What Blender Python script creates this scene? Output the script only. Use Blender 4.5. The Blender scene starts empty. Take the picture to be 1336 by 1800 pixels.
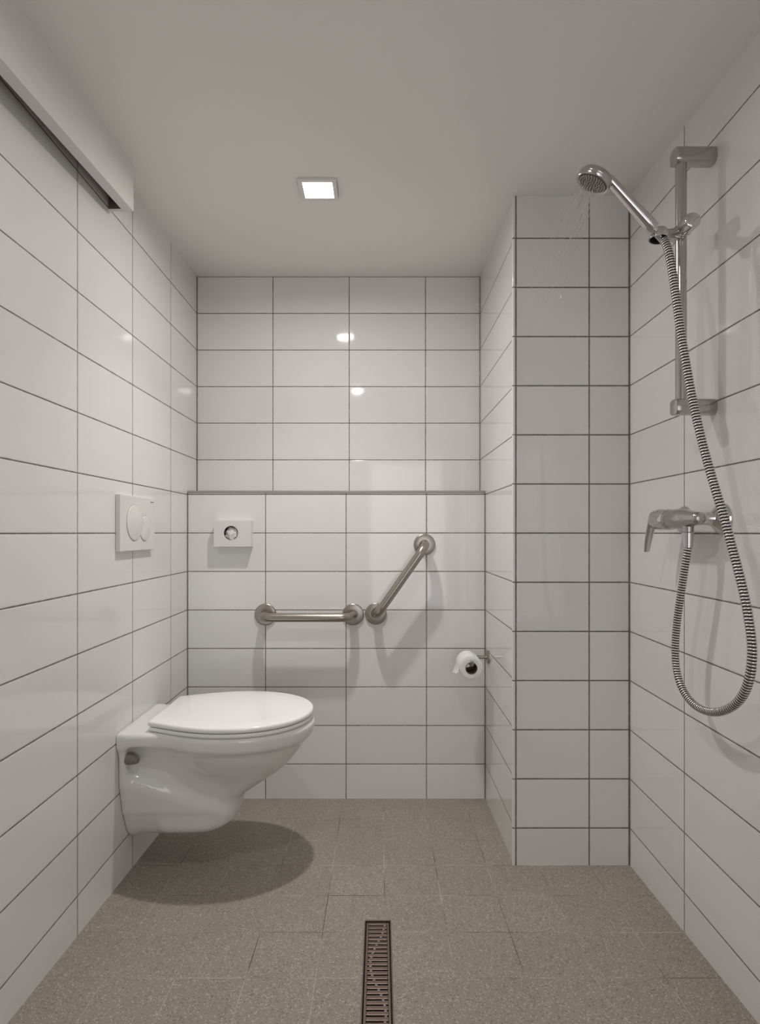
import bpy, bmesh, math, random
import numpy as np
from mathutils import Vector, Matrix
random.seed(7)
C = bpy.context.scene
COL = C.collection

# ------------------------------------------------------------------ camera, world, light, exposure
ZC = 0.975                       # lens height above the floor
F = 994.0                        # focal length in pixels of a 1336 wide frame
cam_d = bpy.data.cameras.new('camera'); cam = bpy.data.objects.new('camera', cam_d); COL.objects.link(cam)
cam.location = (0, 0, ZC); cam.rotation_euler = (math.pi/2, 0, 0)
cam_d.sensor_fit = 'HORIZONTAL'; cam_d.sensor_width = 36; cam_d.lens = 36*F/1336
cam_d.shift_y = 36/1336; cam_d.clip_start = 0.02
C.camera = cam
C.view_settings.view_transform = 'Standard'; C.view_settings.look = 'None'
C.view_settings.gamma = 1; C.view_settings.exposure = 0.0; C.view_settings.use_curve_mapping = False
LAMP_BACK = ((2.0, 100), (3.3, 172))     # watts, beam angle: the reflector's core and its wide spill
LAMP_FRONT = ((0.4, 100), (1.9, 172))
DAY = 8.2
w = bpy.data.worlds.new('world'); C.world = w; w.use_nodes = True
w.node_tree.nodes['Background'].inputs[0].default_value = (0.55, 0.62, 0.8, 1)
w.node_tree.nodes['Background'].inputs[1].default_value = 0.25
# daylight of the corridor, coming through the doorway behind the camera
ld = bpy.data.lights.new('corridor_daylight', 'AREA'); ld.shape = 'RECTANGLE'; ld.size = 0.75; ld.size_y = 1.5
ld.energy = DAY; ld.color = (0.95, 0.92, 0.96)
lo = bpy.data.objects.new('corridor_daylight', ld); COL.objects.link(lo)
lo.location = (0.28, -1.55, 0.95); lo.rotation_euler = (math.pi/2, 0, 0)

XL, XR, XP = -0.7205, 0.732, 0.394          # left wall, right wall, pillar side
YP, YL, YB, YF = 1.657, 2.115, 2.225, -1.2  # pillar front, ledge front, back wall, wall behind the camera
def fz(y): return 0.045*(1.657 - max(y, 0.4))
def cz(y): return ZC + 0.986 + 0.035*(max(y, 0.4) - 1.65)
def P(px, py, y): return Vector(((px-668)*y/F, y, ZC + (936-py)*y/F))   # a photo point at a measured distance

# ------------------------------------------------------------------ materials
def newmat(name):
    m = bpy.data.materials.new(name); m.use_nodes = True
    return m, m.node_tree, m.node_tree.nodes['Principled BSDF']
def mat(name, col, rough=0.5, metal=0.0, **kw):
    m, nt, b = newmat(name)
    b.inputs['Base Color'].default_value = (*col, 1); b.inputs['Roughness'].default_value = rough
    b.inputs['Metallic'].default_value = metal
    for k, v in kw.items(): b.inputs[k.replace('_', ' ')].default_value = v
    return m
class NT:
    def __init__(s, nt): s.nt = nt
    def math(s, op, a, b=None, c=None, clamp=False):
        n = s.nt.nodes.new('ShaderNodeMath'); n.operation = op; n.use_clamp = clamp
        for i, v in enumerate((a, b, c)):
            if v is None: continue
            if isinstance(v, (int, float)): n.inputs[i].default_value = v
            else: s.nt.links.new(v, n.inputs[i])
        return n.outputs[0]
    def node(s, t, **inp):
        n = s.nt.nodes.new(t)
        for k, v in inp.items():
            k = k.replace('_', ' ')
            if isinstance(v, (int, float, tuple)): n.inputs[k].default_value = v
            else: s.nt.links.new(v, n.inputs[k])
        return n
    def link(s, a, b): s.nt.links.new(a, b)
    def mix(s, fac, a, b):
        n = s.nt.nodes.new('ShaderNodeMix'); n.data_type = 'RGBA'
        if isinstance(fac, (int, float)): n.inputs[0].default_value = fac
        else: s.link(fac, n.inputs[0])
        for i, v in ((6, a), (7, b)):
            if isinstance(v, tuple): n.inputs[i].default_value = v
            else: s.link(v, n.inputs[i])
        return n.outputs[2]

TILE = (0.83, 0.825, 0.812, 1)
GROUT = (0.115, 0.092, 0.078, 1)
def tile_mat(name, axis, u0, pu, corners=(), low=(), z0=ZC-0.002, pz=0.144, hw=0.0016, tile=TILE):
    m, nt, b = newmat(name); n = NT(nt)
    geo = n.node('ShaderNodeNewGeometry')
    sep = n.node('ShaderNodeSeparateXYZ', Vector=geo.outputs['Position'])
    u, v = sep.outputs[axis], sep.outputs['Z']
    nz = n.node('ShaderNodeTexNoise', Scale=60.0, Vector=geo.outputs['Position'])
    wob = n.math('MULTIPLY', n.math('SUBTRACT', nz.outputs['Fac'], 0.5), 0.0012)
    def dist(c, c0, p):
        t = n.math('DIVIDE', n.math('SUBTRACT', c, c0), p)
        fr = n.math('FRACT', t)
        return n.math('MULTIPLY', n.math('SUBTRACT', 0.5, n.math('ABSOLUTE', n.math('SUBTRACT', fr, 0.5))), p), n.math('FLOOR', t)
    du, iu = dist(u, u0, pu) if pu else (None, None)
    dv, iv = dist(v, z0, pz)
    d = dv if du is None else n.math('MINIMUM', du, dv)
    for c in corners: d = n.math('MINIMUM', d, n.math('ABSOLUTE', n.math('SUBTRACT', u, c)))
    for c in low: d = n.math('MINIMUM', d, n.math('ADD', n.math('ABSOLUTE', n.math('SUBTRACT', u, c)), n.math('GREATER_THAN', v, ZC+0.15)))
    d = n.math('ADD', d, wob)
    mask = n.math('DIVIDE', n.math('SUBTRACT', d, hw-0.0005), 0.001, clamp=True)     # 0 grout, 1 tile
    soft = n.math('DIVIDE', n.math('SUBTRACT', d, hw-0.0006), 0.0028, clamp=True)
    idv = n.node('ShaderNodeCombineXYZ', X=iu if iu else 3.0, Y=iv, Z=float(len(name)))
    wn = n.node('ShaderNodeTexWhiteNoise', Vector=idv.outputs[0])
    # faint tone difference from tile to tile
    hsv = n.node('ShaderNodeHueSaturation', Color=tile, Value=n.math('ADD', 0.975, n.math('MULTIPLY', wn.outputs['Value'], 0.05)))
    gn = n.node('ShaderNodeTexNoise', Scale=9.0, Vector=geo.outputs['Position'])
    gcol = n.mix(gn.outputs['Fac'], (0.14, 0.108, 0.090, 1), (0.24, 0.20, 0.172, 1))
    n.link(n.mix(mask, gcol, hsv.outputs[0]), b.inputs['Base Color'])
    n.link(n.math('SUBTRACT', 0.75, n.math('MULTIPLY', mask, 0.69)), b.inputs['Roughness'])
    # every tile sits a hair out of plane
    vs = n.nt.nodes.new('ShaderNodeVectorMath'); vs.operation = 'SUBTRACT'; n.link(wn.outputs['Color'], vs.inputs[0]); vs.inputs[1].default_value = (.5, .5, .5)
    sc = n.nt.nodes.new('ShaderNodeVectorMath'); sc.operation = 'SCALE'; n.link(vs.outputs[0], sc.inputs[0]); sc.inputs['Scale'].default_value = 0.006
    ad = n.nt.nodes.new('ShaderNodeVectorMath'); ad.operation = 'ADD'; n.link(geo.outputs['Normal'], ad.inputs[0]); n.link(sc.outputs[0], ad.inputs[1])
    no = n.nt.nodes.new('ShaderNodeVectorMath'); no.operation = 'NORMALIZE'; n.link(ad.outputs[0], no.inputs[0])
    und = n.node('ShaderNodeTexNoise', Scale=14.0, Detail=2.0, Vector=geo.outputs['Position'])
    h = n.math('ADD', soft, n.math('MULTIPLY', und.outputs['Fac'], 0.25))
    bp = n.node('ShaderNodeBump', Strength=0.55, Distance=0.0007, Height=h, Normal=no.outputs[0])
    n.link(bp.outputs[0], b.inputs['Normal'])
    b.inputs['IOR'].default_value = 1.5
    return m
M = {}
M['tile_left'] = tile_mat('glazed_tile_left', 'Y', 1.347, 0.3, corners=(YB-0.0015,), low=(YL-0.0015,))
M['tile_right'] = tile_mat('glazed_tile_right', 'Y', 1.36, 0.3, corners=(YP-0.0015,))
M['tile_back'] = tile_mat('glazed_tile_back', 'X', -0.121, 0.3, corners=(XL+0.0012, XP-0.0014))
M['tile_lower'] = tile_mat('glazed_tile_lower', 'X', -0.127, 0.301, corners=(XL+0.0012, XP-0.0014))
M['tile_pillar'] = tile_mat('glazed_tile_pillar', 'X', 0.613, 9.0, corners=(XP+0.0045, XR-0.002), hw=0.002)
M['tile_side'] = tile_mat('glazed_tile_side', 'Y', 0, 9.0, low=(YL-0.001,))
M['tile_front'] = tile_mat('glazed_tile_front', 'X', 0.03, 0.3)

def floor_mat():
    m, nt, b = newmat('speckled_floor_tile'); n = NT(nt)
    geo = n.node('ShaderNodeNewGeometry'); sep = n.node('ShaderNodeSeparateXYZ', Vector=geo.outputs['Position'])
    def dist(c, c0, p):
        t = n.math('DIVIDE', n.math('SUBTRACT', c, c0), p); fr = n.math('FRACT', t)
        return n.math('MULTIPLY', n.math('SUBTRACT', 0.5, n.math('ABSOLUTE', n.math('SUBTRACT', fr, 0.5))), p), n.math('FLOOR', t)
    dx, ix = dist(sep.outputs['X'], 0.012, 0.15); dy, iy = dist(sep.outputs['Y'], 1.212, 0.148)
    d = n.math('MINIMUM', dx, dy)
    line = n.math('SUBTRACT', 1.0, n.math('DIVIDE', n.math('SUBTRACT', d, 0.0006), 0.0009, clamp=True))
    wn = n.node('ShaderNodeTexWhiteNoise', Vector=n.node('ShaderNodeCombineXYZ', X=ix, Y=iy).outputs[0])
    # fine speckle: light and dark grains
    v1 = n.node('ShaderNodeTexVoronoi', Scale=330.0, Vector=geo.outputs['Position'])
    c1 = n.node('ShaderNodeSeparateColor', Color=v1.outputs['Color'])
    lightg = n.math('MULTIPLY', n.math('GREATER_THAN', c1.outputs[0], 0.86), n.math('LESS_THAN', v1.outputs['Distance'], 0.5))
    darkg = n.math('MULTIPLY', n.math('LESS_THAN', c1.outputs[0], 0.12), n.math('LESS_THAN', v1.outputs['Distance'], 0.55))
    nb = n.node('ShaderNodeTexNoise', Scale=420.0, Detail=3.0, Vector=geo.outputs['Position'])
    big = n.node('ShaderNodeTexNoise', Scale=3.0, Detail=3.0, Vector=geo.outputs['Position'])
    base = n.mix(nb.outputs['Fac'], (0.225, 0.193, 0.160, 1), (0.45, 0.403, 0.345, 1))
    base = n.mix(n.math('MULTIPLY', lightg, 0.75), base, (0.62, 0.57, 0.49, 1))
    base = n.mix(n.math('MULTIPLY', darkg, 0.45), base, (0.06, 0.045, 0.035, 1))
    hs = n.node('ShaderNodeHueSaturation', Color=base, Value=n.math('ADD', 0.88, n.math('ADD', n.math('MULTIPLY', wn.outputs['Value'], 0.06), n.math('MULTIPLY', big.outputs['Fac'], 0.18))))
    # the joints: some stretches pale, some stained dark, some hardly seen
    jn = n.node('ShaderNodeTexNoise', Scale=5.5, Detail=1.0, Vector=geo.outputs['Position'])
    jc = n.mix(n.math('MULTIPLY_ADD', jn.outputs['Fac'], 7.0, -2.9, clamp=True), (0.10, 0.075, 0.058, 1), (0.52, 0.47, 0.39, 1))
    jm = n.node('ShaderNodeTexNoise', Scale=4.0, Vector=n.node('ShaderNodeMapping', Vector=geo.outputs['Position'], Location=(3.0, 1.0, 0.0)).outputs[0])
    vis = n.math('MULTIPLY_ADD', jm.outputs['Fac'], 3.4, -1.15, clamp=True)
    n.link(n.mix(n.math('MULTIPLY', line, vis), hs.outputs[0], jc), b.inputs['Base Color'])
    b.inputs['Roughness'].default_value = 0.55; b.inputs['Specular IOR Level'].default_value = 0.35
    hh = n.math('ADD', n.math('MULTIPLY', nb.outputs['Fac'], 0.5), n.math('MULTIPLY', line, -1.0))
    n.link(n.node('ShaderNodeBump', Strength=0.35, Distance=0.0005, Height=hh).outputs[0], b.inputs['Normal'])
    return m
M['floor'] = floor_mat()
def plaster(name, col):
    m, nt, b = newmat(name); n = NT(nt)
    geo = n.node('ShaderNodeNewGeometry')
    a = n.node('ShaderNodeTexNoise', Scale=2.5, Detail=2.0, Vector=geo.outputs['Position'])
    f = n.node('ShaderNodeTexNoise', Scale=160.0, Detail=3.0, Vector=geo.outputs['Position'])
    n.link(n.mix(a.outputs['Fac'], tuple(c*0.97 for c in col)+(1,), tuple(min(1, c*1.03) for c in col)+(1,)), b.inputs['Base Color'])
    b.inputs['Roughness'].default_value = 0.6
    n.link(n.node('ShaderNodeBump', Strength=0.15, Distance=0.0006, Height=f.outputs['Fac']).outputs[0], b.inputs['Normal'])
    return m
M['ceiling'] = plaster('painted_ceiling', (0.92, 0.88, 0.85))
M['pelmet'] = plaster('painted_board', (0.82, 0.82, 0.79))
M['pelmet_in'] = mat('brown_board', (0.20, 0.14, 0.12), 0.8)  # dark brown on the inner faces of the pelmet boards
M['grey_trim'] = mat('grey_edge_strip', (0.36, 0.33, 0.31), 0.4)
M['ceramic'] = mat('white_ceramic', (0.82, 0.82, 0.80), 0.07, Coat_Weight=0.3)
M['seat'] = mat('white_seat_plastic', (0.95, 0.955, 0.94), 0.12)
M['plastic'] = mat('white_plastic', (0.80, 0.80, 0.775), 0.28)
M['groove'] = mat('dark_groove', (0.16, 0.15, 0.14), 0.6)
M['cap'] = mat('grey_cap', (0.22, 0.20, 0.19), 0.35)
M['chrome'] = mat('chrome', (0.66, 0.64, 0.63), 0.07, 1.0)
M['chrome_soft'] = mat('chrome_satin', (0.50, 0.47, 0.46), 0.2, 1.0)
M['rib'] = mat('hose_rib', (0.86, 0.84, 0.82), 0.25, 1.0)
M['black'] = mat('black_rubber', (0.022, 0.02, 0.02), 0.45)
M['nozzle'] = mat('grey_nozzle_rubber', (0.16, 0.13, 0.13), 0.5)
M['paper'] = mat('tissue_paper', (0.86, 0.86, 0.85), 0.9)
M['card'] = mat('cardboard', (0.17, 0.12, 0.09), 0.85)
M['steel_dark'] = mat('stained_drain_steel', (0.27, 0.21, 0.185), 0.42, 1.0)
M['drain_in'] = mat('drain_inside', (0.05, 0.036, 0.03), 0.35)
def brushed():
    m, nt, b = newmat('brushed_steel'); n = NT(nt)
    tc = n.node('ShaderNodeNewGeometry')
    nz = n.node('ShaderNodeTexNoise', Scale=90.0, Detail=4.0, Vector=n.node('ShaderNodeMapping', Vector=tc.outputs['Position'], Scale=(1.0, 6.0, 12.0)).outputs[0])
    b.inputs['Metallic'].default_value = 1.0
    n.link(n.mix(nz.outputs['Fac'], (0.36, 0.325, 0.29, 1), (0.46, 0.42, 0.375, 1)), b.inputs['Base Color'])
    n.link(n.math('MULTIPLY_ADD', nz.outputs['Fac'], 0.12, 0.24), b.inputs['Roughness'])
    return m
M['brushed'] = brushed()
M['film'] = mat('crumpled_bag_film', (0.90, 0.88, 0.87), 0.3, Transmission_Weight=0.1)
M['water'] = mat('water', (1, 1, 1), 0.02, Transmission_Weight=1.0, IOR=1.33)
def emit(name, s):
    m = bpy.data.materials.new(name); m.use_nodes = True; nt = m.node_tree; nt.nodes.clear()
    e = nt.nodes.new('ShaderNodeEmission'); e.inputs[0].default_value = (1.0, 0.925, 0.82, 1); e.inputs[1].default_value = s
    o = nt.nodes.new('ShaderNodeOutputMaterial'); nt.links.new(e.outputs[0], o.inputs[0]); return m

# ------------------------------------------------------------------ mesh helpers
def obj(name, bm, m, parent=None, smooth=True, angle=40, bevel=0.0, seg=2):
    me = bpy.data.meshes.new(name)
    if isinstance(bm, tuple):
        me.from_pydata(*bm); me.validate(); me.update()
    else:
        bmesh.ops.recalc_face_normals(bm, faces=bm.faces[:]); bm.to_mesh(me); bm.free()
    for x in (m if isinstance(m, (list, tuple)) else [m]): me.materials.append(x)
    o = bpy.data.objects.new(name, me); COL.objects.link(o)
    if parent: o.parent = parent; o.matrix_parent_inverse = parent_world(parent).inverted()
    if smooth:
        me.shade_smooth(); me.set_sharp_from_angle(angle=math.radians(angle))
    if bevel:
        b = o.modifiers.new('bevel', 'BEVEL'); b.width = bevel; b.segments = seg; b.limit_method = 'ANGLE'; b.angle_limit = math.radians(35)
    return o
def parent_world(p):
    mt = Matrix.LocRotScale(p.location, p.rotation_euler, None)
    return mt if not p.parent else parent_world(p.parent) @ p.matrix_parent_inverse @ mt
def thing(name, label, cat, loc=(0, 0, 0), group=None):
    o = bpy.data.objects.new(name, None); COL.objects.link(o); o.location = loc
    o.empty_display_size = 0.05
    o['label'] = label; o['category'] = cat
    if group: o['group'] = group
    return o
def tag(o, label, cat, group=None, kind=None):
    o['label'] = label; o['category'] = cat
    if group: o['group'] = group
    if kind: o['kind'] = kind
    return o
def struct(o): o['kind'] = 'structure'; return o
def box(bm, x0, x1, y0, y1, z0, z1, mi=0):
    vs = [bm.verts.new(p) for p in ((x0,y0,z0),(x1,y0,z0),(x1,y1,z0),(x0,y1,z0),(x0,y0,z1),(x1,y0,z1),(x1,y1,z1),(x0,y1,z1))]
    fs = []
    for f in ((0,3,2,1),(4,5,6,7),(0,1,5,4),(1,2,6,5),(2,3,7,6),(3,0,4,7)):
        q = bm.faces.new([vs[i] for i in f]); q.material_index = mi; fs.append(q)
    return vs, fs
def prism_yz(x0, x1, poly):
    """slab between x0 and x1 whose outline in (y, z) is poly"""
    bm = bmesh.new()
    a = [bm.verts.new((x0, y, z)) for y, z in poly]; b = [bm.verts.new((x1, y, z)) for y, z in poly]
    bm.faces.new(a); bm.faces.new(b[::-1])
    for i in range(len(poly)): bm.faces.new((a[i], b[i], b[(i+1) % len(poly)], a[(i+1) % len(poly)]))
    return bm
def frame_of(d):
    d = d.normalized(); up = Vector((0, 0, 1)) if abs(d.z) < 0.9 else Vector((1, 0, 0))
    a = d.cross(up).normalized(); return a, d.cross(a).normalized(), d
def lathe(bm, p, d, prof, seg=32, mi=0, sx=1.0, ref=None):
    """surface of revolution: prof = [(distance along d, radius)]"""
    a, b, d = frame_of(Vector(d)) if ref is None else (Vector(ref).normalized(), Vector(d).normalized().cross(Vector(ref).normalized()), Vector(d).normalized())
    p = Vector(p); rings = []
    for t, r in prof:
        if r < 1e-6: rings.append([bm.verts.new(p + d*t)])
        else: rings.append([bm.verts.new(p + d*t + a*(r*sx*math.cos(2*math.pi*i/seg)) + b*(r*math.sin(2*math.pi*i/seg))) for i in range(seg)])
    for k in range(len(rings)-1):
        A, B = rings[k], rings[k+1]
        m_ = mi if not isinstance(mi, (list, tuple)) else mi[k]
        for i in range(seg):
            j = (i+1) % seg
            if len(A) == 1 and len(B) == 1: continue
            if len(A) == 1: f = bm.faces.new((A[0], B[j], B[i]))
            elif len(B) == 1: f = bm.faces.new((A[i], A[j], B[0]))
            else: f = bm.faces.new((A[i], A[j], B[j], B[i]))
            f.material_index = m_
    return bm
def catmull(pts, n=12):
    pts = [Vector(p) for p in pts]; P_ = [2*pts[0]-pts[1]] + pts + [2*pts[-1]-pts[-2]]; out = []
    for i in range(1, len(P_)-2):
        for k in range(n):
            t = k/n; a, b, c, d = P_[i-1], P_[i], P_[i+1], P_[i+2]
            out.append(0.5*((2*b) + (c-a)*t + (2*a-5*b+4*c-d)*t*t + (3*b-a-3*c+d)*t**3))
    out.append(pts[-1]); return out
def resample(pts, step):
    L = [0]
    for i in range(1, len(pts)): L.append(L[-1] + (pts[i]-pts[i-1]).length)
    n = max(2, int(round(L[-1]/step))); out = []; j = 0
    for k in range(n+1):
        s = L[-1]*k/n
        while j < len(L)-2 and L[j+1] < s: j += 1
        t = (s-L[j])/max(1e-9, L[j+1]-L[j]); out.append(pts[j].lerp(pts[j+1], min(1, t)))
    return out
def sweep(bm, pts, rad, seg=16, mi=None, caps=True):
    n = len(pts); tang = [(pts[min(i+1, n-1)]-pts[max(i-1, 0)]).normalized() for i in range(n)]
    a, b, _ = frame_of(tang[0]); rings = []
    for i in range(n):
        a = (a - tang[i]*a.dot(tang[i])).normalized(); b = tang[i].cross(a)
        r = rad(i) if callable(rad) else rad
        rings.append([bm.verts.new(pts[i] + a*(r*math.cos(2*math.pi*k/seg)) + b*(r*math.sin(2*math.pi*k/seg))) for k in range(seg)])
    for i in range(n-1):
        for k in range(seg):
            f = bm.faces.new((rings[i][k], rings[i][(k+1) % seg], rings[i+1][(k+1) % seg], rings[i+1][k]))
            if mi: f.material_index = mi(i)
    if caps: bm.faces.new(rings[0][::-1]); bm.faces.new(rings[-1])
    return bm
def arc_path(A, B, off, r, n=10):
    """a U bar: from A out along off, rounded corner, along to B and back in"""
    A, B, off = Vector(A), Vector(B), Vector(off); u = (B-A).normalized(); o = off.normalized()
    pts = [A, A + off - o*r]
    for k in range(1, n+1):
        t = math.pi/2*k/n; pts.append(A + off - o*r + o*(r*math.sin(t)) + u*(r*(1-math.cos(t))))
    pts.append(A + off + u*((B-A).length - r))
    for k in range(1, n+1):
        t = math.pi/2*k/n; pts.append(B + off - u*r + u*(r*math.sin(t)) - o*(r*(1-math.cos(t))))
    pts.append(B); return pts

# ------------------------------------------------------------------ the room
T = 0.08
def side(y0, y1, top=cz, bot=fz, n=(0.4,)):
    ys = [y0] + [t for t in n if y0 < t < y1] + [y1]
    return [(y, bot(y)) for y in ys] + [(y, top(y)) for y in reversed(ys)]
struct(obj('wall_left', prism_yz(XL-T, XL, side(YF, YB)), M['tile_left'], smooth=False))
struct(obj('wall_right', prism_yz(XR, XR+T, side(YF, YP)), M['tile_right'], smooth=False))
bm = bmesh.new(); box(bm, XL, XP, YB, YB+T, fz(YB), cz(YB)); struct(obj('wall_back', bm, M['tile_back'], smooth=False))
bm = bmesh.new(); box(bm, XL, XP, YL, YB, fz(YL), ZC+0.147); struct(obj('wall_back_ledge', bm, M['tile_lower'], smooth=False))
bm = bmesh.new(); box(bm, XL, XP, YL-0.003, YB, ZC+0.147, ZC+0.1565); struct(obj('trim_1', bm, M['grey_trim'], smooth=False, bevel=0.001))
# shower pillar: its front face and its side face
pil = prism_yz(XP, XR+T, side(YP, YB+T))
o = struct(obj('wall_pillar', pil, [M['tile_pillar'], M['tile_side']], smooth=False))
for f in o.data.polygons:
    if abs(f.normal.x) > 0.9: f.material_index = 1
# rounded white outer corner of the pillar
bm = bmesh.new(); lathe(bm, (XP-0.0015, YP+0.0032, fz(YP)), (0, 0, 1), [(0, 0), (0, 0.0050), (cz(YP)-fz(YP), 0.0050), (cz(YP)-fz(YP), 0)], 20)
struct(obj('trim_2', bm, M['tile_side']))
# wall behind the camera with the doorway
bm = bmesh.new(); zf, zc2 = fz(YF), cz(YF)
box(bm, XL, -0.12, YF-T, YF, zf, zc2); box(bm, 0.68, XR, YF-T, YF, zf, zc2); box(bm, -0.12, 0.68, YF-T, YF, zf+1.62, zc2)
struct(obj('wall_front', bm, M['tile_front'], smooth=False))
# floor with the opening of the drain
DX0, DX1, DY0, DY1 = -0.0385, 0.0275, 0.30, 1.405
bm = bmesh.new()
def slab(bm, x0, x1, y0, y1, zt, th, mi=0):
    ys = [y0] + ([0.4] if y0 < 0.4 < y1 else []) + [y1]
    for i in range(len(ys)-1):
        a, b = ys[i], ys[i+1]; vs, _ = box(bm, x0, x1, a, b, 0, 1, mi)
        for v in vs: v.co.z = zt(v.co.y) + (0 if (v.co.z > 0.5) == (th < 0) else th)
for a in ((XL, XR, YF-T, DY0), (XL, DX0, DY0, DY1), (DX1, XR, DY0, DY1), (XL, XR, DY1, YB)): slab(bm, *a, fz, -0.05)
for f in bm.faces: pass
struct(obj('floor', bm, M['floor'], smooth=False))
bm = bmesh.new(); slab(bm, XL-T, XR+T, YF-T, YB+T, cz, 0.06); struct(obj('ceiling', bm, M['ceiling'], smooth=False))

# ------------------------------------------------------------------ pelmet along the left wall
PZ = lambda y: cz(y) - 0.122 - 0.03*(1.514-y)
y0p, y1p = -0.9, 1.514
pel = thing('pelmet', 'long white pelmet box under the ceiling along the left wall, dark gap behind its lip', 'pelmet', (XL, 1.5, cz(1.5)))
bm = prism_yz(-0.687, -0.6595, side(y0p, y1p, cz, PZ)); o = obj('front_board', bm, [M['pelmet'], M['pelmet_in']], pel, smooth=False, bevel=0.0006)
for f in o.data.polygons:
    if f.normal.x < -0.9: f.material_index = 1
bm = bmesh.new(); vs, _ = box(bm, XL, -0.687, y1p-0.014, y1p, 0, 1)
for v in vs: v.co.z = cz(v.co.y) if v.co.z > .5 else PZ(v.co.y)
o = obj('end_board', bm, [M['pelmet'], M['pelmet_in']], pel, smooth=False)
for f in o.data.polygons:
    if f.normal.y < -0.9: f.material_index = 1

# ------------------------------------------------------------------ ceiling lights
def downlight(x, y, label, strength, name='ceiling_downlight'):
    t = thing(name, label, 'ceiling light', (x, y, cz(y)), 'square ceiling downlights')
    W, D, fr, h = 0.054, 0.05, 0.0125, 0.007
    bm = bmesh.new(); z = cz(y)-h
    for a in ((x-W, x+W, y-D, y-D+fr), (x-W, x+W, y+D-fr, y+D), (x-W, x-W+fr, y-D+fr, y+D-fr), (x+W-fr, x+W, y-D+fr, y+D-fr)):
        vs, _ = box(bm, *a, z, z+h)
        for v in vs:
            if v.co.z > z+h/2: v.co.z = cz(v.co.y)
    bmesh.ops.remove_doubles(bm, verts=bm.verts[:], dist=1e-5)
    obj('frame', bm, M['plastic'], t, smooth=False, bevel=0.0008)
    bm = bmesh.new(); box(bm, x-W+fr, x+W-fr, y-D+fr, y+D-fr, z+0.003, z+0.0055)
    obj('diffuser', bm, emit('lit_diffuser', 18.0), t, smooth=False)
    for watts, beam in strength:
        al = bpy.data.lights.new('lamp_light', 'AREA'); al.shape = 'RECTANGLE'; al.size = 0.05; al.size_y = 0.045
        al.energy = watts; al.color = (1.0, 0.97, 0.925); al.spread = math.radians(beam)
        ao = bpy.data.objects.new('lamp_light', al); COL.objects.link(ao); ao.parent = t; ao.location = (0, 0, -h+0.002)
downlight(-0.176, 1.617, 'small square recessed ceiling light, glowing white above the grab bars', LAMP_BACK)
downlight(-0.15, 0.68, 'second square ceiling light above the front of the shower room, seen in tile reflections', LAMP_FRONT)

# ------------------------------------------------------------------ toilet
def surface_nets(field, lo, hi, h):
    xs, ys, zs = [np.arange(lo[i], hi[i]+h, h) for i in range(3)]
    X, Y, Z = np.meshgrid(xs, ys, zs, indexing='ij'); V = field(X, Y, Z)
    ins = V < 0; nx, ny, nz = V.shape
    acc = np.zeros((nx-1, ny-1, nz-1, 3)); cnt = np.zeros((nx-1, ny-1, nz-1))
    for ax in range(3):
        s0 = [slice(None)]*3; s1 = [slice(None)]*3; s0[ax] = slice(0, -1); s1[ax] = slice(1, None)
        A, B = V[tuple(s0)], V[tuple(s1)]; cr = (A < 0) != (B < 0)
        I = np.argwhere(cr); a = A[cr]; b = B[cr]; t = a/(a-b)
        pos = I.astype(float); pos[:, ax] += t
        o1, o2 = [i for i in range(3) if i != ax]
        for d1 in (0, -1):
            for d2 in (0, -1):
                J = I.copy(); J[:, o1] += d1; J[:, o2] += d2
                ok = np.all(J >= 0, 1) & (J[:, 0] < nx-1) & (J[:, 1] < ny-1) & (J[:, 2] < nz-1)
                np.add.at(acc, tuple(J[ok].T), pos[ok]); np.add.at(cnt, tuple(J[ok].T), 1)
    act = cnt > 0; ids = -np.ones(cnt.shape, int); ids[act] = np.arange(act.sum())
    vv = acc[act]/cnt[act][:, None]*h + np.array(lo)
    faces = []
    for ax in range(3):
        s0 = [slice(None)]*3; s1 = [slice(None)]*3; s0[ax] = slice(0, -1); s1[ax] = slice(1, None)
        A, B = ins[tuple(s0)], ins[tuple(s1)]
        o1, o2 = (ax+1) % 3, (ax+2) % 3
        for flag in (True, False):
            I = np.argwhere((A != B) & (A == flag))
            I = I[(I[:, o1] > 0) & (I[:, o2] > 0)]
            q = []
            for d1, d2 in ((0, 0), (-1, 0), (-1, -1), (0, -1)):
                J = I.copy(); J[:, o1] += d1; J[:, o2] += d2; q.append(ids[tuple(J.T)])
            q = np.stack(q, 1)
            faces.append(q if flag else q[:, ::-1])
    return vv, np.concatenate(faces)
def smin(a, b, k): h = np.clip(0.5+0.5*(b-a)/k, 0, 1); return b*(1-h)+a*h - k*h*(1-h)
def smax(a, b, k): return -smin(-a, -b, k)
TY = 1.682
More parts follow.
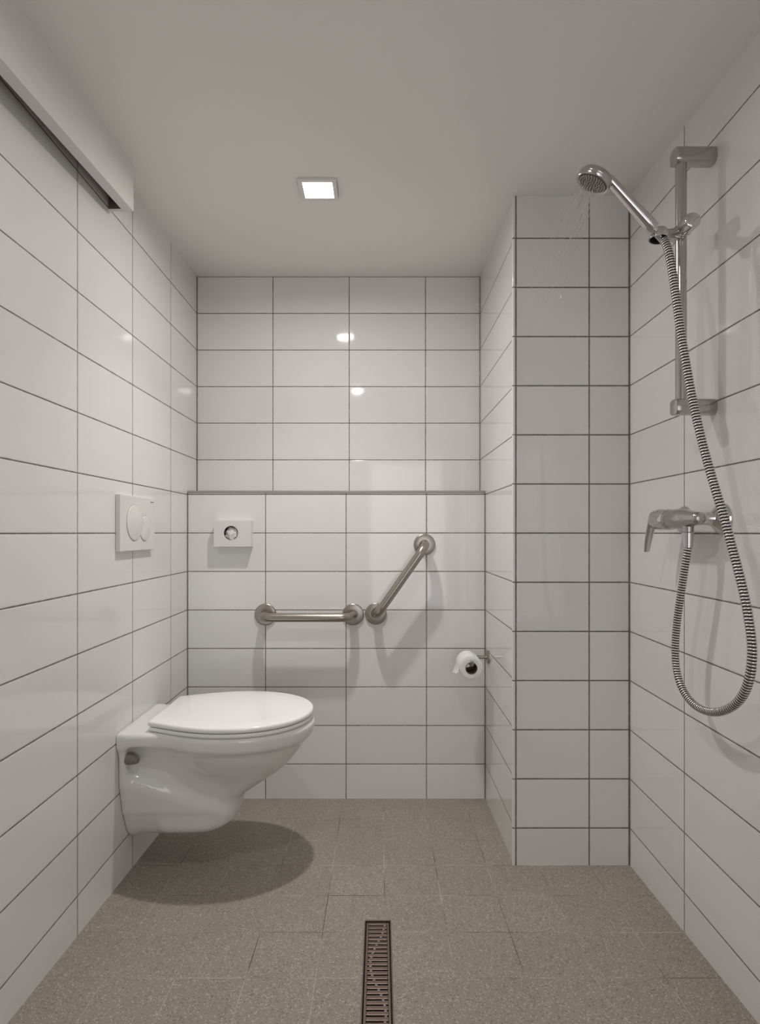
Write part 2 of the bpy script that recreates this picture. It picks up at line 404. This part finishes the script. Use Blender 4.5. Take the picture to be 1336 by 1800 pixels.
def toilet_field(x, y, z):
    ay = np.abs(y)
    def outline(g, hwb=0.137):
        e = (np.sqrt(((x-0.30)/(0.216+g))**2 + (y/(0.175+g))**2) - 1)*0.19
        b = smax(smax(ay-(hwb+g+0.05*np.clip(x, 0, .3)), x-0.30, 0.01), -x, 0.001)
        return smin(e, b, 0.03)
    rim = smax(outline(0), np.abs(z-0.404)-0.020, 0.012)
    # the bowl
    bz = (0.420-z)/0.192
    bowl = (np.sqrt(((x-0.295)/0.231)**2 + (y/0.176)**2 + np.abs(bz)**1.3) - 1)*0.16
    bowl = smax(bowl, z-0.415, 0.01)
    hp = np.interp(z, [.08, .10, .12, .14, .17, .20, .235, .275, .34, .42], [.047, .058, .069, .080, .093, .104, .114, .123, .131, .137])
    xf = np.interp(z, [.08, .097, .114, .144, .183, .215, .235, .27], [.17, .208, .259, .294, .309, .3245, .345, .385])
    zt = 0.322-0.44*x
    front = x-xf
    ped = smax(smax(ay-hp*(1-0.45*np.clip(x, 0, .3)), front, 0.07), z-zt, 0.045)
    ped = smax(ped, (0.104-0.05*x)-z, 0.035)
    ped = smax(ped, -x, 0.001)
    plate = smax(smax(ay-hp, np.abs(x-0.011)-0.011, 0.006), np.abs(z-0.26)-0.158, 0.02)
    web = smax(smax(ay-0.100+0.05*x, x-0.26, 0.01), np.abs(z-0.30)-0.11, 0.01); web = smax(web, -x, 0.001)
    stem = smax(smax(ay-0.08, x-xf-0.0, 0.08), np.abs(z-0.21)-0.085, 0.02); stem = smax(stem, 0.1-x, 0.02)
    f = smin(ped, web, 0.012); f = smin(f, plate, 0.012); f = smin(f, stem, 0.025)
    f = smin(f, bowl, 0.028); f = smin(f, rim, 0.022)
    return f
vv, ff = surface_nets(toilet_field, (-0.008, -0.20, 0.06), (0.54, 0.20, 0.44), 0.0040)
vv[:, 0] = np.maximum(vv[:, 0], 0.0005)
toilet = thing('toilet', 'white wall-hung ceramic toilet with closed lid on the left tiled wall', 'toilet', (XL, TY, 0.10))
vw = vv + np.array([XL, TY, 0.0])
o = obj('bowl', (vw.tolist(), [], ff.tolist()), M['ceramic'], toilet, angle=180)
sm = o.modifiers.new('smooth', 'SMOOTH'); sm.iterations = 14; sm.factor = 0.5
def lid_outline(g, n=64):
    """outline of lid and seat, local x from wall"""
    pts = []; L0, L1, hb, hw = 0.080, 0.522, 0.122, 0.182
    for i in range(n+1):
        t = i/n; x = L0 + (L1-L0)*(1-math.cos(math.pi*t/1.0))/2
        s = (x-L0)/(L1-L0)
        if s < 0.48:
            u = s/0.48; wdt = hb + (hw-hb)*math.sin(u*math.pi/2)**1.05
        else:
            u = (s-0.48)/0.52; wdt = hw*math.sqrt(max(0, 1-u**2.15))
        pts.append((x, wdt))
    poly = [(x, -w_) for x, w_ in pts] + [(x, w_) for x, w_ in reversed(pts[:-1])]
    c = (0.30, 0.0); out = []
    for x, y in poly:
        d = math.hypot(x-c[0], y-c[1]); out.append((x-(x-c[0])/d*g, y-(y-c[1])/d*g))
    return out
def lid_mesh(z0, z1, g0, dome=0.0, r=0.005):
    bm = bmesh.new(); rings = []
    prof = [(z0, g0+0.003), (z0+0.0015, g0+0.0008), (z0+0.003, g0), (z1-r, g0), (z1-r*0.45, g0+r*0.2), (z1-r*0.12, g0+r*0.55), (z1, g0+r*1.2)]
    for z, g in prof: rings.append([bm.verts.new((XL+x, TY+y, z)) for x, y in lid_outline(g)])
    for k, s in enumerate((0.75, 0.4, 0.12)):
        zz = z1 + dome*(1-s*s)
        rings.append([bm.verts.new((XL+0.30+(x-0.30)*s, TY+y*s, zz)) for x, y in lid_outline(g0+r*1.2)])
    n = len(rings[0])
    for a, b in zip(rings, rings[1:]):
        for i in range(n): bm.faces.new((a[i], a[(i+1) % n], b[(i+1) % n], b[i]))
    bm.faces.new(rings[0][::-1]); bm.faces.new(rings[-1]); return bm
obj('seat', lid_mesh(0.4262, 0.4368, 0.002, r=0.003), M['seat'], toilet, angle=60)
obj('lid', lid_mesh(0.4400, 0.4540, 0.0, dome=0.003, r=0.006), M['seat'], toilet, angle=60)
for s in (-1, 1):
    bm = bmesh.new(); lathe(bm, (XL+0.098, TY+s*0.085-0.02, 0.4305), (0, 1, 0), [(0, 0), (0, 0.008), (0.04, 0.008), (0.04, 0)], 16)
    obj('hinge', bm, M['seat'], toilet)
for s in (-1, 1):
    bm = bmesh.new(); lathe(bm, (XL+0.024, TY+s*0.116, 0.350), (1, s*0.25, -0.15), [(0, 0), (0, 0.017), (0.008, 0.0165), (0.02, 0.0125), (0.030, 0.008), (0.033, 0.004), (0.0335, 0)], 18)
    obj('bolt_cap', bm, M['cap'], toilet)['label'] = 'dark grey mounting bolt cap'

# ------------------------------------------------------------------ flush plate
fp = thing('flush_plate', 'white rectangular flush plate with two round buttons above the toilet', 'flush plate', (XL, 1.657, ZC))
bm = bmesh.new(); box(bm, XL, XL+0.0135, 1.539, 1.775, ZC-0.0525, ZC+0.105); obj('plate', bm, M['plastic'], fp, smooth=False, bevel=0.0015)
def disc_x(cy, czz, r, x0, h, avoid=None, seg=72, rim=0.0012):
    """button lying on the plate (facing +x); avoid = (cy, cz, r) of a circle that cuts a bite out of it"""
    def ring(rr, x):
        out = []
        for i in range(seg):
            t = 2*math.pi*i/seg; y, z = cy+rr*math.cos(t), czz+rr*math.sin(t)
            if avoid:
                dy, dz = y-avoid[0], z-avoid[1]; d = math.hypot(dy, dz); ra = avoid[2]
                if d < ra: y, z = avoid[0]+dy/d*ra, avoid[1]+dz/d*ra
            out.append(bm.verts.new((x, y, z)))
        return out
    bm = bmesh.new(); rs = [ring(r, x0), ring(r, x0+h*0.5), ring(r-rim*0.5, x0+h*0.85), ring(r-rim*1.6, x0+h)]
    for a, b in zip(rs, rs[1:]):
        for i in range(seg): bm.faces.new((a[i], a[(i+1) % seg], b[(i+1) % seg], b[i]))
    bm.faces.new(rs[-1]); bm.faces.new(rs[0][::-1]); return bm
XF = XL+0.0135
for cy, czz, r, av in ((1.629, ZC+0.0285, 0.0515, None), (1.700, ZC+0.0125, 0.0375, (1.629, ZC+0.0285, 0.0516))):
    b = obj('button', disc_x(cy, czz, r, XF-0.0005, 0.0030, av), M['plastic'], fp, angle=70)
    g = disc_x(cy, czz, r+0.0013, XF-0.0006, 0.0009, av and (av[0], av[1], av[2]-0.0004)); obj('groove', g, M['groove'], b, smooth=False)
bm = bmesh.new()
for k in range(7): box(bm, XF-0.0002, XF+0.0003, 1.742+k*0.0032, 1.7442+k*0.0032, ZC+0.0915, ZC+0.0943)
obj('imprint', bm, M['groove'], fp, smooth=False)

# ------------------------------------------------------------------ hygiene bag dispenser
dp = thing('bag_dispenser', 'small white box with a round hole on the tiled back wall', 'dispenser', (-0.545, YL, ZC-0.052))
dx0, dx1, dz0, dz1, dyf = -0.611, -0.4745, ZC-0.052, ZC+0.0435, YL-0.037
bm = bmesh.new(); hc = (-0.5475, ZC-0.002); hr = 0.0262
n = 64; inner = []; outer = []; back = []
for i in range(n):
    t = 2*math.pi*(i+0.5)/n; c, s = math.cos(t), math.sin(t)
    inner.append(bm.verts.new((hc[0]+hr*c, dyf, hc[1]+hr*s))); back.append(bm.verts.new((hc[0]+hr*c, dyf+0.0025, hc[1]+hr*s)))
    tx = ((dx1 if c > 0 else dx0)-hc[0])/c if abs(c) > 1e-6 else 9; tz = ((dz1 if s > 0 else dz0)-hc[1])/s if abs(s) > 1e-6 else 9
    k = min(abs(tx), abs(tz)); outer.append((hc[0]+k*c, hc[1]+k*s))
for cx, cz_ in ((dx0, dz0), (dx1, dz0), (dx1, dz1), (dx0, dz1)):   # snap the nearest ray to each corner
    i = min(range(n), key=lambda j: (outer[j][0]-cx)**2+(outer[j][1]-cz_)**2); outer[i] = (cx, cz_)
ov = [bm.verts.new((x, dyf, z)) for x, z in outer]; ob = [bm.verts.new((x, YL, z)) for x, z in outer]
for i in range(n):
    j = (i+1) % n
    bm.faces.new((inner[i], inner[j], ov[j], ov[i])); bm.faces.new((ov[i], ov[j], ob[j], ob[i])); bm.faces.new((inner[j], inner[i], back[i], back[j]))
bm.faces.new(ob)
obj('casing', bm, M['plastic'], dp, angle=30)
bm = bmesh.new(); bmesh.ops.create_icosphere(bm, subdivisions=4, radius=1.0)
from mathutils import noise as mnoise
for v in bm.verts:
    p = v.co.copy(); r = 1 + 0.30*mnoise.noise(p*2.6) + 0.16*abs(mnoise.noise(p*6.0))
    v.co = Vector((hc[0]+0.002+p.x*0.026*r, dyf+0.0165+p.y*0.012*r, hc[1]-0.006+p.z*0.026*r))
tag(obj('plastic_bag', bm, M['film'], None, angle=70), 'crumpled translucent bag showing in the round hole of the white wall box', 'bag')

# ------------------------------------------------------------------ grab bars
def grab_bar(A, B, label):
    A, B = Vector(A), Vector(B)
    t = thing('grab_bar', label, 'grab bar', tuple((A+B)/2), 'steel grab bars')
    off = Vector((0, -0.079, 0))
    bm = bmesh.new(); path = arc_path(A + Vector((0, -0.004, 0)), B + Vector((0, -0.004, 0)), off, 0.042, 12)
    sweep(bm, resample(path, 0.004), 0.0158, 24); obj('bar', bm, M['brushed'], t, angle=60)
    for p in (A, B):
        bm = bmesh.new(); lathe(bm, p, (0, -1, 0), [(0, 0), (0, 0.0405), (0.0055, 0.0405), (0.0075, 0.039), (0.0085, 0.036), (0.0085, 0.0175), (0.0075, 0.0165), (0.006, 0)], 48)
        obj('flange', bm, M['brushed'], t, angle=35)
grab_bar((-0.4277, YL, ZC-0.306), (-0.1005, YL, ZC-0.306), 'short horizontal brushed steel grab bar on the tiled back wall')
grab_bar((-0.0155, YL, ZC-0.303), (0.166, YL, ZC-0.045), 'diagonal brushed steel grab bar rising to the right on the back wall')

# ------------------------------------------------------------------ toilet roll and holder
hd = thing('toilet_roll_holder', 'brushed steel toilet roll holder on the side of the pillar wall', 'toilet roll holder', (XP, 2.05, ZC-0.452))
hz = ZC-0.452
bm = bmesh.new(); lathe(bm, (XP-0.0, 2.05, hz), (-1, 0, 0), [(0, 0), (0, 0.024), (0.006, 0.024), (0.0075, 0.022), (0.0075, 0.009), (0.012, 0.0085), (0.012, 0)], 32); obj('flange', bm, M['brushed'], hd)
pts = [Vector((XP-0.006, 2.05, hz)), Vector((0.335, 2.05, hz)), Vector((0.324, 2.047, hz)), Vector((0.3165, 2.040, hz)), Vector((0.3135, 2.028, hz)), Vector((0.3125, 1.94, hz)), Vector((0.3125, 1.924, hz+0.001)), Vector((0.3125, 1.919, hz+0.006)), Vector((0.3125, 1.9175, hz+0.014))]
bm = bmesh.new(); sweep(bm, resample(pts, 0.003), 0.0065, 16); obj('arm', bm, M['brushed'], hd)
rl = thing('toilet_roll', 'white toilet roll with a hanging loose end on the steel holder', 'toilet roll', (0.3125, 1.98, hz-0.07))
rc = Vector((0.3125, 0, hz-0.0125)); r0, r1, ya, yb = 0.0195, 0.0405, 1.932, 2.028
bm = bmesh.new(); S = 64
def roll_ring(y, r, ph=0): return [bm.verts.new((rc.x+r*math.cos(2*math.pi*i/S), y, rc.z+r*math.sin(2*math.pi*i/S))) for i in range(S)]
rr = [roll_ring(ya, r0+0.001), roll_ring(ya-0.0003, (r0+r1)/2), roll_ring(ya, r1-0.001), roll_ring(ya+0.001, r1), roll_ring(yb-0.001, r1), roll_ring(yb, r1-0.001), roll_ring(yb, r0+0.001)]
for a, b in zip(rr, rr[1:]+[rr[0]]):
    for i in range(S): bm.faces.new((a[i], a[(i+1) % S], b[(i+1) % S], b[i]))
obj('paper', bm, M['paper'], rl, angle=50)
bm = bmesh.new(); rr = [roll_ring(ya-0.0003, r0-0.001), roll_ring(ya-0.0003, r0+0.0012), roll_ring(yb, r0+0.0012), roll_ring(yb, r0-0.001)]
for a, b in zip(rr, rr[1:]+[rr[0]]):
    for i in range(S): bm.faces.new((a[i], a[(i+1) % S], b[(i+1) % S], b[i]))
obj('cardboard_core', bm, M['card'], rl, angle=50)
bm = bmesh.new(); prof = []
for k in range(14):
    t = math.radians(70 + 110*k/13); prof.append((rc.x+(r1+0.0012)*math.cos(t), rc.z+(r1+0.0012)*math.sin(t), k))
x, z = prof[-1][:2]
for k in range(1, 9): prof.append((x-0.0003*k-0.00012*k*k, z, 13+k))
rows = []
for (x, z, k) in prof:
    e = max(0, k-13)/8
    rows.append([bm.verts.new((x-0.004*e*(j/12), ya+0.001+(yb-ya-0.002)*j/12, z-e*(0.018+0.022*j/12))) for j in range(13)])
for a, b in zip(rows, rows[1:]):
    for j in range(12): bm.faces.new((a[j], a[j+1], b[j+1], b[j]))
o = obj('loose_sheet', bm, M['paper'], rl, angle=60); sd = o.modifiers.new('thickness', 'SOLIDIFY'); sd.thickness = 0.0008

# ------------------------------------------------------------------ floor drain
dr = thing('floor_drain', 'narrow linear floor drain with stained steel slotted grate in the grey floor', 'drain', (-0.005, DY1, fz(DY1)))
bm = bmesh.new()
for a in ((DX0, DX0+0.0028, DY0, DY1), (DX1-0.0028, DX1, DY0, DY1), (DX0, DX1, DY1-0.0028, DY1), (DX0, DX1, DY0, DY0+0.0028)): slab(bm, *a, lambda y: fz(y)+0.0006, -0.028)
obj('frame', bm, M['steel_dark'], dr, smooth=False)
bm = bmesh.new(); slab(bm, DX0+0.0028, DX1-0.0028, DY0, DY1, lambda y: fz(y)-0.026, -0.006); obj('channel', bm, M['drain_in'], dr, smooth=False)
gx0, gx1, gy0, gy1 = DX0+0.0052, DX1-0.0052, DY0+0.006, DY1-0.005
bm = bmesh.new(); tz = lambda y: fz(y)-0.0022
slab(bm, gx0, gx0+0.0055, gy0, gy1, tz, -0.003); slab(bm, gx1-0.0055, gx1, gy0, gy1, tz, -0.003)
pitch = 0.0137; k = 0; y = gy1
wave = []
while y - pitch > 0.75:
    slab(bm, gx0+0.0055, gx1-0.0055, y-0.0093, y, tz, -0.003)
    s = k*0.31 + 0.2
    xb = -0.005 + 0.0165*math.cos(s)
    slab(bm, xb-0.003, xb+0.003, y-pitch, y-0.0093, tz, -0.003)
    y -= pitch; k += 1
slab(bm, gx0+0.0055, gx1-0.0055, gy0, y, tz, -0.003)
obj('grate', bm, M['steel_dark'], dr, smooth=False, bevel=0.0007)

# ------------------------------------------------------------------ shower rail
RX, RY = 0.661, 1.2417
ra = thing('shower_rail', 'vertical chrome shower rail with two brackets on the right tiled wall', 'shower rail', (XR, RY, ZC+0.27))
bm = bmesh.new(); lathe(bm, (RX, RY, ZC+0.270), (0, 0, 1), [(0, 0), (0, 0.0115), (0.565, 0.0115), (0.565, 0)], 32); obj('pole', bm, M['chrome_soft'], ra)
def bracket(z0, z1):
    """half-round arm from pole to wall: round cross-section in the yz plane, flat-ish top, end wraps the pole"""
    h = (z1-z0); bm = bmesh.new(); rings = []
    xs = [RX-0.0165, RX-0.0162, RX-0.0150, RX-0.005, RX+0.02, XR-0.012, XR-0.004, XR]
    ks = [0.90, 0.96, 0.995, 1, 1, 1.0, 0.99, 0.97]
    for x, k in zip(xs, ks):
        r = []
        for i in range(28):
            t = 2*math.pi*i/28; c, s = math.cos(t), math.sin(t)
            yy = RY + 0.0165*k*(abs(c)**0.6)*(1 if c > 0 else -1); zz = (z0+z1)/2 + h/2*k*(abs(s)**0.6)*(1 if s > 0 else -1)
            r.append(bm.verts.new((x, yy, zz)))
        rings.append(r)
    for a, b in zip(rings, rings[1:]):
        for i in range(28): bm.faces.new((a[i], a[(i+1) % 28], b[(i+1) % 28], b[i]))
    bm.faces.new(rings[0]); bm.faces.new(rings[-1][::-1]); return bm
obj('bracket', bracket(ZC+0.806, ZC+0.842), M['chrome_soft'], ra); obj('bracket', bracket(ZC+0.2575, ZC+0.2925), M['chrome_soft'], ra)
# slider with clamp knob and holder
sz = ZC+0.6595
bm = bmesh.new(); lathe(bm, (RX, RY+0.020, sz), (0, -1, 0), [(0, 0), (0, 0.0155), (0.002, 0.017), (0.036, 0.017), (0.0365, 0.0155), (0.0365, 0)], 32)
soc = Vector((0.593, 1.20, ZC+0.631))
sl = obj('slider', bm, M['chrome'], ra)
bm = bmesh.new(); lathe(bm, (RX, RY-0.0165, sz), (0, -1, 0), [(0, 0), (0, 0.0150), (0.002, 0.0162), (0.030, 0.0168), (0.033, 0.0155), (0.0345, 0.012), (0.0345, 0.0)], 32); obj('clamp_knob', bm, M['chrome'], sl)
bm = bmesh.new(); pa = catmull([Vector((RX-0.004, RY+0.0, sz-0.002)), Vector((RX-0.024, RY-0.012, sz-0.010)), Vector((RX-0.042, RY-0.028, sz-0.020)), soc + Vector((0.012, 0.004, 0.0))], 8)
sweep(bm, pa, lambda i: 0.0150 - 0.0035*math.sin(math.pi*i/(len(pa)-1)), 20); obj('holder_arm', bm, M['chrome'], sl, angle=60)
hA, hB = P(1083, 329, 1.172), P(1148, 402, 1.192); hdir = (hB-hA).normalized()
bm = bmesh.new(); q = soc + Vector((0, 0, 0.011))
lathe(bm, q, (-0.12, -0.05, -1), [(0, 0), (0, 0.0150), (0.002, 0.0165), (0.020, 0.0198), (0.0215, 0.0195), (0.0215, 0.0172), (0.012, 0.0150), (0.012, 0)], 36, mi=[0, 0, 0, 0, 0, 1, 1]); obj('holder_cup', bm, [M['chrome'], M['black']], sl, angle=50)

# ------------------------------------------------------------------ hand shower
hs = thing('hand_shower', 'chrome hand shower spraying water, resting in the rail slider', 'hand shower', tuple(soc))
nrm = Vector((-0.45, 0.15, -0.88)).normalized(); FC = P(1041, 323.5, 1.155)
bm = bmesh.new(); L = (hB-hA).length
lathe(bm, hA - hdir*0.012, hdir, [(-0.012, 0), (-0.012, 0.0095), (0.012, 0.0097), (0.05, 0.0108), (L*0.85+0.012, 0.0132), (L+0.010, 0.0138), (L+0.0125, 0.0130), (L+0.0126, 0.0092), (L+0.03, 0.0080), (L+0.043, 0.0076), (L+0.043, 0)], 36)
obj('handle', bm, M['chrome'], hs, angle=35)
bm = bmesh.new(); R = 0.0355
lathe(bm, FC, -nrm, [(0.002, 0), (0.002, R-0.006), (0.0, R-0.004), (-0.0005, R-0.0015), (0.0015, R), (0.007, R+0.0003), (0.008, R-0.001), (0.009, R-0.0005), (0.0155, R-0.0012), (0.0190, R-0.0035), (0.0215, R-0.008), (0.0235, R-0.016), (0.0245, R-0.026), (0.0248, 0)], 56)
obj('head', bm, M['chrome_soft'], hs, angle=35)
bm = bmesh.new(); lathe(bm, FC, -nrm, [(0.0005, 0), (0.0005, R-0.0065), (0.003, R-0.006), (0.003, 0)], 48); npl = obj('nozzle_plate', bm, M['nozzle'], hs)
a_, b_, _ = frame_of(nrm); bm = bmesh.new(); bmc = 0
for r_, cnt in ((0.005, 6), (0.0105, 12), (0.016, 18), (0.0215, 24), (0.0265, 28)):
    for i in range(cnt):
        t = 2*math.pi*(i+0.3*cnt)/cnt; p = FC + a_*(r_*math.cos(t)) + b_*(r_*math.sin(t)); d = (nrm + (p-FC)*2.0).normalized()
        lathe(bm, p-d*0.001, d, [(0, 0.0011), (0.0035, 0.0008), (0.004, 0.0)], 6)
o = obj('spray_nozzles', bm, M['chrome_soft'], npl, angle=60); o['kind'] = 'stuff'
# water
bm = bmesh.new()
for i in range(22):
    t = random.uniform(0, 6.28); r_ = 0.026*math.sqrt(random.random()); p = FC + a_*(r_*math.cos(t)) + b_*(r_*math.sin(t)) + nrm*0.0035
    d = (nrm*1.0 + (p-FC)*4 + Vector((random.uniform(-.06, .06), random.uniform(-.06, .06), 0))).normalized()
    v = 1.9; T0 = random.uniform(0.0, 0.01); T1 = random.uniform(0.05, 0.13)
    pts = [p + d*(v*(T0+(T1-T0)*k/14)) + Vector((0, 0, -4.9*(T0+(T1-T0)*k/14)**2)) for k in range(15)]
    sweep(bm, pts, lambda k: 0.00042*(1-0.6*k/14), 5)
tag(obj('water_spray', bm, M['water']), 'fine streams of water falling from the shower head in front of the pillar', 'water', kind='stuff')

# ------------------------------------------------------------------ mixer tap
MX = 0.675
mx = thing('shower_mixer', 'chrome lever shower mixer tap on the right tiled wall below the rail', 'mixer tap', (XR, 1.28, ZC))
mz = ZC+0.030
for yy in (1.207, 1.357):
    bm = bmesh.new(); lathe(bm, (XR, yy, mz), (-1, 0, 0), [(0, 0), (0, 0.0335), (0.003, 0.0335), (0.008, 0.031), (0.015, 0.024), (0.022, 0.0175), (0.030, 0.0145), (0.045, 0.0135), (0.060, 0.0135), (0.060, 0)], 40)
    obj('wall_flange', bm, M['chrome'], mx, angle=50)
bm = bmesh.new(); lathe(bm, (MX, 1.190, mz), (0, 1, 0), [(0, 0), (0.0005, 0.008), (0.003, 0.0125), (0.010, 0.0140), (0.025, 0.0155), (0.042, 0.0185), (0.055, 0.0215), (0.068, 0.0232), (0.090, 0.0235), (0.112, 0.0225), (0.112, 0)], 40)
body = obj('body', bm, M['chrome_soft'], mx, angle=50)
bm = bmesh.new(); lathe(bm, (MX, 1.302, mz), (0, 1, 0), [(0, 0.0), (0, 0.019), (0.003, 0.0235), (0.006, 0.0235), (0.009, 0.0195), (0.012, 0.0195), (0.012, 0)], 36); obj('ring', bm, M['chrome'], mx, angle=35)
bm = bmesh.new(); lathe(bm, (MX, 1.313, mz), (0, 1, 0), [(0, 0), (0, 0.0235), (0.003, 0.0245), (0.05, 0.0250), (0.062, 0.0235), (0.068, 0.018), (0.069, 0)], 36)
lv = obj('lever', bm, M['chrome'], mx, angle=40)
bm = bmesh.new(); pa = catmull([Vector((MX-0.002, 1.352, mz+0.020)), Vector((MX-0.004, 1.378, mz+0.014)), Vector((MX-0.006, 1.392, mz-0.012)), Vector((MX-0.008, 1.406, mz-0.050)), Vector((MX-0.008, 1.414, mz-0.078))], 8)
rings = []
for i, p in enumerate(pa):
    s = i/(len(pa)-1); wd = 0.0165-0.0095*s; th = 0.006-0.003*s
    tg = (pa[min(i+1, len(pa)-1)]-pa[max(0, i-1)]).normalized(); sx = Vector((1, 0, 0)); nn = tg.cross(sx).normalized()
    rings.append([bm.verts.new(p + sx*(wd*math.cos(2*math.pi*k/20)) + nn*(th*math.sin(2*math.pi*k/20))) for k in range(20)])
for a, b in zip(rings, rings[1:]):
    for i in range(20): bm.faces.new((a[i], a[(i+1) % 20], b[(i+1) % 20], b[i]))
bm.faces.new(rings[0]); bm.faces.new(rings[-1][::-1]); obj('lever_blade', bm, M['chrome'], lv, angle=60)
bm = bmesh.new(); lathe(bm, (MX, 1.240, mz-0.012), (0, 0, -1), [(0, 0), (0, 0.0125), (0.016, 0.0122), (0.016, 0.0095), (0.018, 0.0095), (0.018, 0)], 28); obj('outlet', bm, M['chrome_soft'], mx, angle=35)

# ------------------------------------------------------------------ hose
hp_ = [(1209, 935, .675), (1209, 962, .675), (1203.5, 1000, .673), (1196, 1050, .672), (1189.5, 1100, .672), (1187, 1150, .672), (1192, 1190, .673), (1206, 1222, .674), (1228, 1244, .674), (1256, 1252, .674),
       (1284, 1244, .674), (1306, 1222, .674), (1319, 1185, .672), (1322, 1140, .671), (1317, 1095, .669), (1309, 1050, .666), (1297, 1000, .662), (1286, 960, .658), (1273, 910, .652), (1259, 865, .646),
       (1243, 810, .640), (1229, 755, .632), (1217, 700, .626), (1206, 640, .618), (1196, 580, .611), (1188, 520, .605), (1179, 460, .600), (1172, 432, .598)]
# distance of each hose point: left leg hangs from the outlet, loop swings towards the camera and back up to the holder
pts = []
for i, (px, py, X) in enumerate(hp_): pts.append(P(px, py, X*F/(px-668)))
tip = hB + hdir*0.028
top = P(1166, 420, 1.193)
pts = pts + [top, tip]
path = resample(catmull(pts, 10), 0.001)
step = 6  # one rib every 6 mm
bm = bmesh.new()
def hr_(i):
    k = i % step
    return (0.0083, 0.0086, 0.0086, 0.0082, 0.0070, 0.0070)[k]
sweep(bm, path, hr_, 14, mi=lambda i: 1 if (i % step) in (3, 4, 5) else 0)
hose = thing('shower_hose', 'ribbed chrome and black shower hose looping from mixer tap to hand shower', 'hose', tuple(path[0]))
obj('ribbed_tube', bm, [M['rib'], M['black']], hose, angle=180)
bm = bmesh.new(); lathe(bm, (MX, 1.240, mz-0.029), (0, 0, -1), [(0, 0), (0, 0.0108), (0.002, 0.0122), (0.010, 0.0118), (0.034, 0.0098), (0.035, 0.0085), (0.035, 0)], 28); obj('hose_nut', bm, M['chrome'], hose, angle=35)
